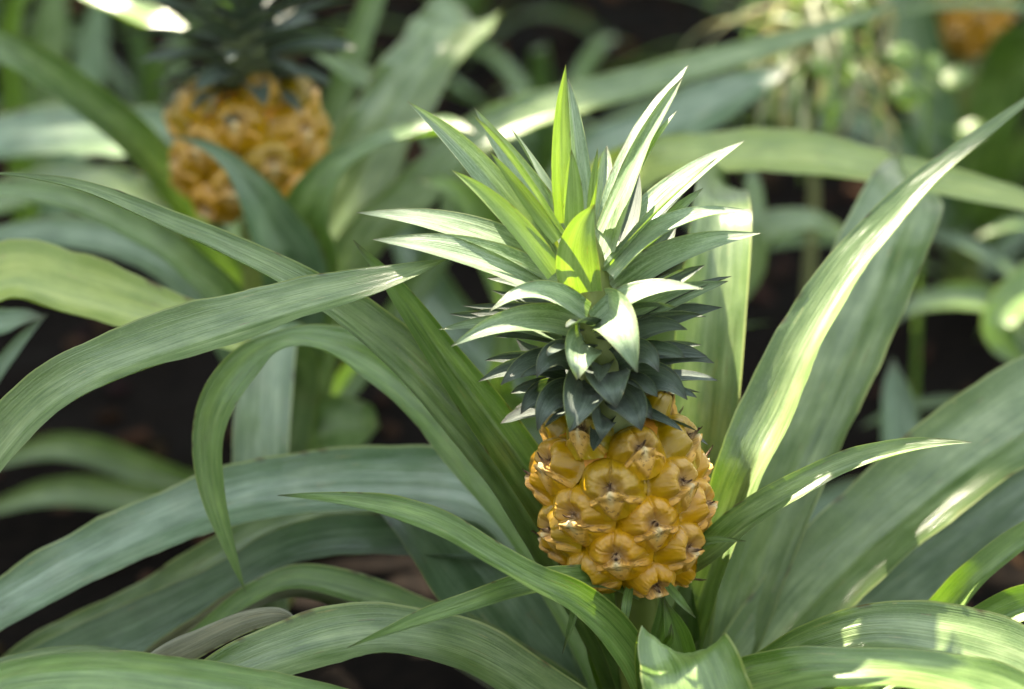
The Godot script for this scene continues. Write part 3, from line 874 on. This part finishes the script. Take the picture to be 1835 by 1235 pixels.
	# base x y, bend x y, tip x y, width, depth base bend tip, roll (root, tip)
	for d in [
		# behind first
		[1050, 380, 1046, 315, 1042, 249, 34, -.03, -.025, -.02, 0, L], [1112, 430, 1130, 370, 1146, 311, 42, -.03, -.02, -.01, -10, K], [1130, 490, 1175, 450, 1212, 405, 46, -.02, -.005, .005, -20, K], [965, 460, 930, 430, 904, 398, 26, -.02, .0, .01, 20, K],
		[1000, 400, 925, 300, 850, 193, 47, -.035, -.03, -.025, 15, L], [1012, 400, 1006, 250, 1014, 116, 38, -.04, -.045, -.045, 20, Y], [1028, 405, 1027, 335, 1024, 268, 36, -.045, -.05, -.05, 5, Y], [1058, 375, 1064, 320, 1071, 266, 15, -.045, -.05, -.05, 30, Y],
		[1082, 450, 1140, 265, 1233, 117, 46, -.045, -.03, .0, -52, L], [1095, 480, 1190, 350, 1333, 253, 52, -.04, -.02, .015, -52, L], [1000, 430, 935, 345, 878, 272, 28, -.05, -.05, -.05, 30, Y], [985, 470, 860, 300, 730, 182, 54, -.04, -.04, -.04, 20, L],
		[995, 490, 905, 380, 810, 305, 40, -.055, -.06, -.06, 25, Y], [1090, 490, 1200, 398, 1343, 376, 36, -.05, -.05, -.03, -58, L], [1100, 520, 1220, 447, 1363, 418, 52, -.045, -.045, -.03, -45, L], [1000, 490, 835, 408, 640, 381, 56, -.04, -.035, -.02, 44, L], [1005, 520, 845, 452, 668, 429, 62, -.05, -.05, -.035, 42, L],
		[1045, 530, 1036, 440, 1066, 366, 78, -.05, -.062, -.062, 0, Y],
		[1000, 545, 940, 535, 881, 520, 20, -.02, -.005, .0, 20, K], [1000, 555, 915, 552, 830, 548, 22, -.02, -.01, -.005, 25, K], [1000, 580, 890, 568, 805, 563, 25, -.03, -.02, -.02, 25, K], [1010, 600, 905, 578, 786, 591, 34, -.035, -.04, -.04, 35, L], [1045, 585, 930, 572, 808, 621, 50, -.045, -.065, -.07, 40, L, 30], [1060, 565, 965, 520, 877, 558, 36, -.05, -.07, -.075, 55, L, 40],
		[1150, 530, 1210, 500, 1263, 475, 30, -.01, .0, .0, -20, K], [1105, 575, 1200, 533, 1305, 504, 48, -.03, -.035, -.035, -25, L], [1060, 580, 1150, 520, 1261, 518, 36, -.05, -.07, -.075, -50, L, -55], [1110, 600, 1200, 566, 1294, 551, 44, -.03, -.03, -.03, -25, K], [1105, 615, 1170, 585, 1232, 591, 40, -.04, -.05, -.055, -35, K],
		[1072, 555, 1106, 580, 1142, 668, 84, -.05, -.085, -.09, -8, L, 0],
		[1005, 650, 960, 635, 925, 607, 34, -.01, -.005, .0, 20, K], [1005, 655, 930, 642, 869, 646, 28, -.02, -.02, -.02, 30, K], [1010, 660, 930, 657, 857, 684, 36, -.03, -.035, -.035, 30, K], [1020, 660, 955, 652, 897, 690, 52, -.035, -.05, -.055, 30, K], [1030, 640, 990, 638, 961, 677, 48, -.045, -.065, -.07, 25, K],
		[1055, 605, 1042, 630, 1034, 681, 72, -.05, -.08, -.085, 5, L], [1130, 640, 1195, 622, 1257, 618, 26, .0, .01, .01, -20, K], [1100, 665, 1195, 633, 1280, 651, 50, -.02, -.03, -.03, -28, K], [1100, 650, 1150, 632, 1181, 667, 52, -.04, -.06, -.065, -20, K],
		[1010, 705, 965, 706, 933, 742, 44, -.03, -.045, -.045, 20, K], [1025, 700, 985, 718, 963, 772, 50, -.04, -.065, -.065, 15, K], [1110, 690, 1180, 676, 1232, 717, 58, -.03, -.05, -.05, -18, K], [1085, 655, 1092, 680, 1105, 731, 84, -.045, -.08, -.082, 0, K],
		[1055, 680, 1042, 712, 1020, 775, 80, -.04, -.075, -.078, 8, K], [1085, 735, 1082, 752, 1078, 789, 52, -.035, -.068, -.072, 0, K], [1105, 700, 1132, 728, 1150, 772, 66, -.04, -.072, -.075, -10, K], [1130, 715, 1152, 728, 1168, 752, 34, -.03, -.055, -.058, -12, K]]:
		var mat: Material = d[11]
		d.remove_at(11)
		crown_leaf(plant, crown, d, mat, W * rng.randf_range(.9, 1.08))

# ---------------------------------------------------------------- the second fruiting plant, out of focus at the left
func build_fruiting_neighbour() -> void:
	var heart := at(470, 900, 0.52)
	var plant := thing("pineapple_plant", Vector3(heart.x, 0, heart.z), "blurred pineapple plant behind the left leaves with a ripe orange fruit and dark crown", "pineapple plant", "pineapple plants in the bed")
	var Bl: Material = M.leaf_blue
	var G: Material = M.leaf_green
	var hp := at(460, 400, 0.47)
	part("stem", tube([plant.position, plant.position.lerp(hp, 0.5), hp], [.024, .018, .014], 12, plant.position, [lin(98, 110, 40)]), M.stalk, plant)
	var top := at(440, 136, 0.43)
	var bot := at(452, 372, 0.48)
	var axis := (top - bot).normalized()
	make_fruit(plant, (top + bot) * 0.5, axis, top.distance_to(bot) * 0.5, 0.058, 20.0, 138.2, 0.0042, 30, 0.0212, 60.0, 0.25, true)
	var cpts := [at(440, 152, .43), at(436, 90, .415), at(430, 0, .40), at(425, -120, .38)]
	var crown := part("crown", tube(cpts, [.024, .02, .014, .005], 10, plant.position, [lin(80, 90, 50)]), M.stalk, plant)
	for k in 60:
		var f := k / 59.0
		var seg := f * 2.9
		var i0 := int(seg)
		var p: Vector3 = (cpts[i0] as Vector3).lerp(cpts[i0 + 1], seg - i0)
		var az := k * 2.39996
		var o := grown(plant, p + Vector3(sin(az), 0, cos(az)) * 0.01, az, lerpf(-0.15, 1.1, f), lerpf(0.06, 0.14, f), 0.03, 0.6, M.crown_dark, Color(.8, .85, .85), 0.35, 8)
		plant.remove_child(o)
		o.name = "crown_leaf"
		crown.add_child(o, true)
	var hx := 480.0
	var hy := 800.0
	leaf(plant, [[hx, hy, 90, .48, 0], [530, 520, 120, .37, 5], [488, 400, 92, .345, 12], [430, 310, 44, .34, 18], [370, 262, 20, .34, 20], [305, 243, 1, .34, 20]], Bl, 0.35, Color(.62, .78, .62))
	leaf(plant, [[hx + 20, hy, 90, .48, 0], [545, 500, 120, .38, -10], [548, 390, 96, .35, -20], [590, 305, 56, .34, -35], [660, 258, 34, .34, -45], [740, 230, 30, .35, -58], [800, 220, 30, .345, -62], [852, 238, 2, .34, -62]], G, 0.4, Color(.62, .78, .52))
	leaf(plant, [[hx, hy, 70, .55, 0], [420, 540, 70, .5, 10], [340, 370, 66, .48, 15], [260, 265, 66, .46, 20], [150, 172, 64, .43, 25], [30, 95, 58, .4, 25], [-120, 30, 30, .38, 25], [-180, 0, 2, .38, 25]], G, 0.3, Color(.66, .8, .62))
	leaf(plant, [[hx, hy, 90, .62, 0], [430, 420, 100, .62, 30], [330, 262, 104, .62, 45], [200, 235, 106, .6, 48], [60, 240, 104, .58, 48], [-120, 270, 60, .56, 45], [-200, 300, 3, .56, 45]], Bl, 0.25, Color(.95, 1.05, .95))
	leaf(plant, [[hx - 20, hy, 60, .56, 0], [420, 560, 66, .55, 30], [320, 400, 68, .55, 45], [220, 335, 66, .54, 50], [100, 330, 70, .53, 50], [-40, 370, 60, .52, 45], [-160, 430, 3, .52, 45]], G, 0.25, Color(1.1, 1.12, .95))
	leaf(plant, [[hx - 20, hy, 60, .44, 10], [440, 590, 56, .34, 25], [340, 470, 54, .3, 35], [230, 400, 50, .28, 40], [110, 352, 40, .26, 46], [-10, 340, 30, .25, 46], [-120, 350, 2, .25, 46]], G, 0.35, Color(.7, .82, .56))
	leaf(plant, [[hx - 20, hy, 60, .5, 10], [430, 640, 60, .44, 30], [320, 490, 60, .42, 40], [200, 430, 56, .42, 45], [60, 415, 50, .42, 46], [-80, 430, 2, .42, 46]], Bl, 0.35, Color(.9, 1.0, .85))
	# long pale blade sweeping up to the right
	leaf(plant, [[hx + 40, hy, 80, .52, -10], [620, 480, 84, .5, -15], [740, 350, 80, .5, -25], [850, 248, 76, .5, -40], [960, 196, 70, .5, -46], [1090, 162, 64, .5, -48], [1230, 122, 58, .5, -48], [1400, 76, 40, .5, -46], [1540, 32, 22, .5, -46], [1620, 0, 2, .5, -46]], G, 0.3, Color(1.1, 1.12, 1.0))
	# broad blade standing to the right of the fruit, its end folded over
	leaf(plant, [[hx + 40, hy, 100, .6, -5], [560, 480, 130, .56, -25], [632, 330, 142, .55, -34], [704, 195, 138, .55, -40], [775, 90, 128, .56, -44], [815, 42, 118, .58, -46], [832, 22, 90, .60, -46], [845, 30, 4, .64, -46]], G, 0.15, Color(1.05, 1.08, 1.05), .03)
	leaf(plant, [[hx + 30, hy, 60, .66, 0], [560, 420, 56, .66, 0], [600, 200, 52, .66, 0], [636, 90, 48, .66, 0], [675, -20, 40, .66, 0], [720, -140, 2, .66, 0]], G, 0.3, Color(.62, .76, .45))
	leaf(plant, [[hx + 60, hy, 50, .5, 0], [800, 420, 50, .55, 20], [775, 250, 44, .58, 25], [700, 170, 42, .6, 28], [620, 120, 36, .62, 30], [540, 80, 2, .64, 30]], G, 0.35, Color(.8, .9, .7))
	# hanging blades in front
	leaf(plant, [[hx + 20, hy + 40, 90, .42, 0], [525, 680, 96, .36, 0], [505, 600, 90, .30, 0], [485, 606, 96, .25, 0], [470, 740, 104, .22, 0], [466, 900, 98, .2, 0], [474, 1040, 80, .19, 0], [490, 1180, 60, .18, 0], [500, 1290, 4, .18, 0]], Bl, 0.2, Color(1.2, 1.02, .72))
	for q in [[330, 870, 120, 800, -60, 850, .7], [300, 900, 100, 880, -80, 940, .66]]:
		leaf(plant, [[hx, hy + 100, 50, .62, 0], [q[0], q[1], 54, q[6], 10], [q[2], q[3], 50, q[6], 12], [q[4], q[5], 2, q[6], 12]], G, 0.3, Color(.9, .95, .8))
	leaf(plant, [[hx + 40, hy + 60, 80, .5, 0], [560, 780, 100, .45, -40], [640, 770, 80, .42, -45], [680, 765, 2, .4, -45]], G, 0.2, Color(.65, .8, .55))

# ---------------------------------------------------------------- further plants
func build_background() -> void:
	var G: Material = M.leaf_green
	var Bl: Material = M.leaf_blue
	var Br: Material = M.leaf_bright
	# neighbour beyond the left edge: its long blade crosses the picture in focus
	var lh := at(-420, 1500, 0.05)
	var lp := thing("pineapple_plant", Vector3(lh.x, 0, lh.z), "pineapple plant at the left edge whose long blade points right across the picture", "pineapple plant", "pineapple plants in the bed")
	leaf(lp, [[-420, 1450, 80, .05, -10], [-260, 1150, 100, .0, -20], [-110, 940, 100, -.03, -30], [20, 762, 96, -.04, -36], [130, 675, 94, -.045, -40], [270, 617, 96, -.045, -44], [410, 572, 92, -.045, -44], [540, 534, 78, -.045, -44], [650, 508, 58, -.045, -42], [730, 487, 32, -.045, -40], [803, 464, 1, -.045, -40]], G, 0.28, Color(1.0, 1.02, .92), .004)
	leaf(lp, [[-420, 1450, 90, .08, -10], [-300, 900, 110, .10, -20], [-160, 600, 110, .11, -35], [0, 488, 112, .12, -48], [130, 512, 104, .125, -50], [260, 552, 86, .13, -48], [380, 590, 60, .13, -44], [480, 640, 3, .14, -44]], M.leaf_yellow, 0.35, Color(.98, 1.0, .85))
	leaf(lp, [[-420, 1450, 70, .12, -10], [-240, 800, 76, .16, -20], [-80, 610, 70, .18, -35], [20, 572, 40, .2, -45], [80, 568, 3, .2, -45]], Bl, 0.3, Color(.9, 1, .9))
	leaf(lp, [[-420, 1450, 70, .1, -10], [-200, 1000, 70, .14, -30], [-40, 720, 40, .16, -30], [30, 620, 26, .18, -30], [85, 562, 2, .19, -30]], Bl, 0.3, Color(.8, .9, .8))
	rosette(lp, 9, 0.42, 0.034, [G, Bl], Color(.9, .95, .85))

	# the plant behind the crown with the wide level blade
	var ch := at(1010, 760, 0.55)
	var cp := thing("pineapple_plant", Vector3(ch.x, 0, ch.z), "blurred pineapple plant behind the crown with a wide pale blade arching right", "pineapple plant", "pineapple plants in the bed")
	leaf(cp, [[1010, 740, 90, .5, -10], [1020, 500, 96, .46, -20], [1080, 345, 88, .42, -35], [1180, 288, 80, .38, -46], [1300, 276, 86, .36, -50], [1430, 275, 86, .34, -50], [1560, 298, 76, .32, -48], [1690, 325, 62, .31, -46], [1830, 357, 44, .30, -44], [1960, 400, 3, .30, -42]], M.leaf_yellow, 0.2, Color(1.0, 1.04, 1.1))
	leaf(cp, [[1010, 740, 100, .62, -10], [980, 480, 110, .62, -20], [1050, 310, 112, .62, -35], [1180, 232, 104, .62, -42], [1310, 168, 84, .62, -42], [1375, 138, 40, .62, -42], [1410, 120, 3, .62, -42]], Bl, 0.2, Color(.95, 1.05, .95))
	leaf(cp, [[1010, 740, 60, .5, 5], [930, 560, 70, .48, 15], [880, 440, 66, .46, 20], [850, 370, 50, .45, 30], [800, 330, 30, .44, 35], [740, 320, 2, .44, 35]], Br, 0.3, Color(.8, .88, .65))
	leaf(cp, [[1010, 740, 60, .56, 0], [905, 720, 54, .42, 0], [902, 600, 30, .4, 0], [898, 520, 22, .4, 0], [890, 440, 2, .4, 0]], G, 0.5, Color(.9, 1, .7))
	leaf(cp, [[1010, 740, 60, .6, 0], [1180, 560, 70, .6, -20], [1330, 440, 66, .6, -40], [1430, 392, 44, .6, -58], [1510, 420, 30, .62, -50], [1560, 470, 2, .64, -50]], G, 0.3, Color(1.05, 1.1, .85))
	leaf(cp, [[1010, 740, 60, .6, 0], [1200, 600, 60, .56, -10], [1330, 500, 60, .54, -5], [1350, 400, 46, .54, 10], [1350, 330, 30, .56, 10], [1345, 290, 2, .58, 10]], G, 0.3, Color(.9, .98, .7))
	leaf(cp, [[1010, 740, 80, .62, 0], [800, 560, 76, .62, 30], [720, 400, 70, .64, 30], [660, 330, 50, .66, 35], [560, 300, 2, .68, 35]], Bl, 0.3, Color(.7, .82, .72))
	rosette(cp, 8, 0.36, 0.034, [G, Bl], Color(.75, .82, .7))

	# third fruit, far right
	var rh := at(1740, 420, 1.3)
	var rp := thing("pineapple_plant", Vector3(rh.x, 0, rh.z), "distant blurred pineapple plant in the upper right corner, orange fruit cut by the frame", "pineapple plant", "pineapple plants in the bed")
	var rb := at(1730, 84, 1.25)
	part("stem", tube([rp.position, rp.position.lerp(rb, 0.5), rb], [.024, .018, .016], 10, rp.position, [lin(90, 100, 40)]), M.stalk, rp)
	var rt := at(1736, -106, 1.19)
	make_fruit(rp, (rt + rb) * 0.5, (rt - rb).normalized(), rt.distance_to(rb) * 0.5, 0.050, 50.0, 138.2, 0.0042, 22, 0.0205, 130.0, -0.2, true)
	var rc := part("crown", tube([rt, rt + Vector3(0, .08, 0), rt + Vector3(0, .15, 0)], [.022, .015, .004], 8, rp.position, [lin(80, 90, 50)]), M.stalk, rp)
	for k in 26:
		var f := k / 25.0
		var az := k * 2.39996
		var o := grown(rp, rt + Vector3(0, .14 * f, 0), az, lerpf(-.1, 1.2, f), lerpf(.06, .12, f), .028, .5, M.crown_dark, Color(.9, .9, .9), .35, 8)
		rp.remove_child(o)
		o.name = "crown_leaf"
		rc.add_child(o, true)
	leaf(rp, [[1740, 420, 80, 1.25, 0], [1690, 260, 90, 1.2, 0], [1650, 120, 96, 1.18, 0], [1625, 0, 90, 1.16, 0], [1610, -120, 3, 1.16, 0]], Bl, 0.25, Color(.62, .76, .6))
	leaf(rp, [[1740, 420, 70, 1.2, 0], [1765, 270, 90, 1.1, -10], [1800, 140, 80, 1.05, -30], [1840, 85, 60, 1.0, -50], [1920, 90, 3, .95, -50]], G, 0.3, Color(.6, .75, .45))
	leaf(rp, [[1740, 420, 60, 1.2, 0], [1640, 280, 60, 1.15, 20], [1560, 220, 50, 1.1, 35], [1460, 210, 3, 1.05, 40]], Bl, 0.3, Color(.6, .75, .65))
	leaf(rp, [[1740, 420, 60, 1.3, 0], [1960, 60, 40, 1.1, 40], [1830, 12, 26, 1.0, 50], [1700, 8, 20, .95, 52], [1600, 25, 2, .9, 50]], G, 0.3, Color(.8, .9, .6))
	rosette(rp, 12, 0.42, 0.036, [G, Bl], Color(.7, .8, .6))

	# the plant at the right whose bright blade end shows by the frame
	var qh := at(2000, 820, 0.75)
	var qp := thing("pineapple_plant", Vector3(qh.x, 0, qh.z), "blurred pineapple plant at the right edge, one bright blade end drooping into view", "pineapple plant", "pineapple plants in the bed")
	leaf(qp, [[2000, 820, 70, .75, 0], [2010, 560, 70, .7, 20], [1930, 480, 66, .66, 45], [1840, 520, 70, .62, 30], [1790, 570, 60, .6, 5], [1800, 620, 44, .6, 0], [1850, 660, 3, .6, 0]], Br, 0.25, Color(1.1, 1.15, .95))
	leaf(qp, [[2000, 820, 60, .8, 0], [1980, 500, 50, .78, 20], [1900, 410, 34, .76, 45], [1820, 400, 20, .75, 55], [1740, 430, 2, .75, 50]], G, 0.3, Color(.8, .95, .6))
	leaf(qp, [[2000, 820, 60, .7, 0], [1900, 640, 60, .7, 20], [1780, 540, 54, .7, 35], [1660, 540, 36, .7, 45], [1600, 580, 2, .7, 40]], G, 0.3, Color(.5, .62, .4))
	leaf(qp, [[2000, 900, 60, .5, 0], [1800, 880, 60, .5, 0], [1640, 830, 80, .5, 0], [1610, 720, 60, .52, 0], [1600, 640, 2, .54, 0]], Bl, 0.3, Color(.5, .65, .5))  # blade tinted dark: shade put into its colour
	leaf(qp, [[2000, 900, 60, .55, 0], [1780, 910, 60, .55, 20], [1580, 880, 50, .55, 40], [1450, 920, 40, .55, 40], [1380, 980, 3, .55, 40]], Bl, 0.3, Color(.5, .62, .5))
	rosette(qp, 10, 0.40, 0.034, [G, Bl], Color(.6, .7, .5))

	# a dried, curled plant that hangs in pale ribbons
	var dh := at(1450, 500, 0.95)
	var dp := thing("dried_plant", Vector3(dh.x, 0, dh.z), "pale dried plant of thin curling ribbons near the top right, out of focus", "dried plant")
	var dt := at(1450, -30, 0.86)
	part("stem", tube([dp.position, dp.position.lerp(dt, .5) + Vector3(.01, 0, 0), dt], [.008, .006, .004], 8, dp.position, [lin(110, 112, 70)]), M.stalk, dp)
	for k in 84:
		var az := k * 2.39996
		var h := rng.randf_range(0.2, 1.0)
		var p: Vector3 = dp.position.lerp(dt, 0.66 + 0.34 * h)
		var green := rng.randf() < 0.5
		grown(dp, p, az, rng.randf_range(-0.2, 1.0), rng.randf_range(.10, .2), rng.randf_range(.008, .018), rng.randf_range(1.6, 3.6), Br if green else M.dead_leaf, Color(1.05, 1.05, .8) if green else Color(1, 1, .96), 0.5, 14)
	# a seedling with small round leaves
	var wh := at(1665, 420, 0.9)
	var wp := thing("leafy_seedling", Vector3(wh.x, 0, wh.z), "small bright green round-leaved seedling below the distant orange fruit", "seedling")
	var wt := at(1665, 95, .84)
	part("stem", tube([wp.position, wp.position.lerp(wt, .5), wt], [.004, .003, .002], 6, wp.position, [lin(90, 120, 40)]), M.stalk, wp)
	for q in [[1645, 105, .84], [1668, 150, .84], [1690, 135, .83], [1650, 170, .85], [1715, 235, .84], [1670, 120, .85], [1500, 115, .8], [1505, 185, .82]]:
		var p := at(q[0], q[1], q[2])
		var mid := wp.position.lerp(wt, clampf((p.y - wp.position.y) / (wt.y - wp.position.y), 0, 1))
		var c := []
		var s := []
		var n := []
		var hw := []
		var az := rng.randf() * TAU
		var dir := (p - mid + Vector3(sin(az), 0.2, cos(az)) * 0.004).normalized()
		var side := dir.cross(Vector3(0.1, 0.5, 1)).normalized()
		for j in 13:
			var t := j / 12.0
			c.append(mid.lerp(p, minf(t / 0.45, 1.0)) + dir * maxf(t - 0.45, 0.0) * 0.06)
			s.append(side)
			n.append(dir.cross(side))
			hw.append(0.0012 if t < 0.42 else 0.015 * pow(sin(clampf((t - 0.42) / 0.58, 0.02, 0.98) * PI), 0.6))
		part("leaf", blade(c, s, n, hw, 0.15, Color(1.0, 1.15, .7), wp.position, 0.0), Br, wp)

	# plants further back that fill the bed
	var far := [[-1.15, -2.35, "pineapple plant in the upper left background, upright dark blades"], [-0.62, -3.0, "far pineapple plant above the left fruit's crown"], [0.05, -2.6, "dark far pineapple plant right above the sharp crown's tallest leaf"], [0.55, -3.2, "far pineapple plant behind the pale dried ribbons"],
		[-0.1, -3.9, "farthest pineapple plant at the top middle of the picture"], [1.15, -2.9, "far pineapple plant at the top right behind the distant fruit"], [-1.1, -3.9, "farthest pineapple plant at the top left corner"], [1.0, -4.1, "farthest pineapple plant at the top right corner"]]
	for f in far:
		var o := thing("pineapple_plant", Vector3(f[0], 0, f[1]), f[2], "pineapple plant", "pineapple plants in the bed")
		rosette(o, 14, rng.randf_range(.42, .55), .042, [G, Bl, G], Color(.75, .85, .6), .1)
	# upright dark blades and a bright one in the upper left corner, on the first of these
	var tl: Node3D = get_node("pineapple_plant_005")
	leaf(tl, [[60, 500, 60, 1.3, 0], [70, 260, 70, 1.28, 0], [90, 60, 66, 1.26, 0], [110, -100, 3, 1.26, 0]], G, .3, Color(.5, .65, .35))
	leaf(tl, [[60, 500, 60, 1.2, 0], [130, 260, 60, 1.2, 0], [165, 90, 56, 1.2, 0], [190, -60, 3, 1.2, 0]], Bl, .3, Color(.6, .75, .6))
	leaf(tl, [[60, 500, 50, .9, 0], [20, 60, 40, .75, -20], [100, -40, 40, .68, -50], [190, -5, 42, .62, -60], [270, 30, 44, .6, -60], [345, 62, 4, .58, -55]], Br, .3, Color(1.1, 1.15, .95))
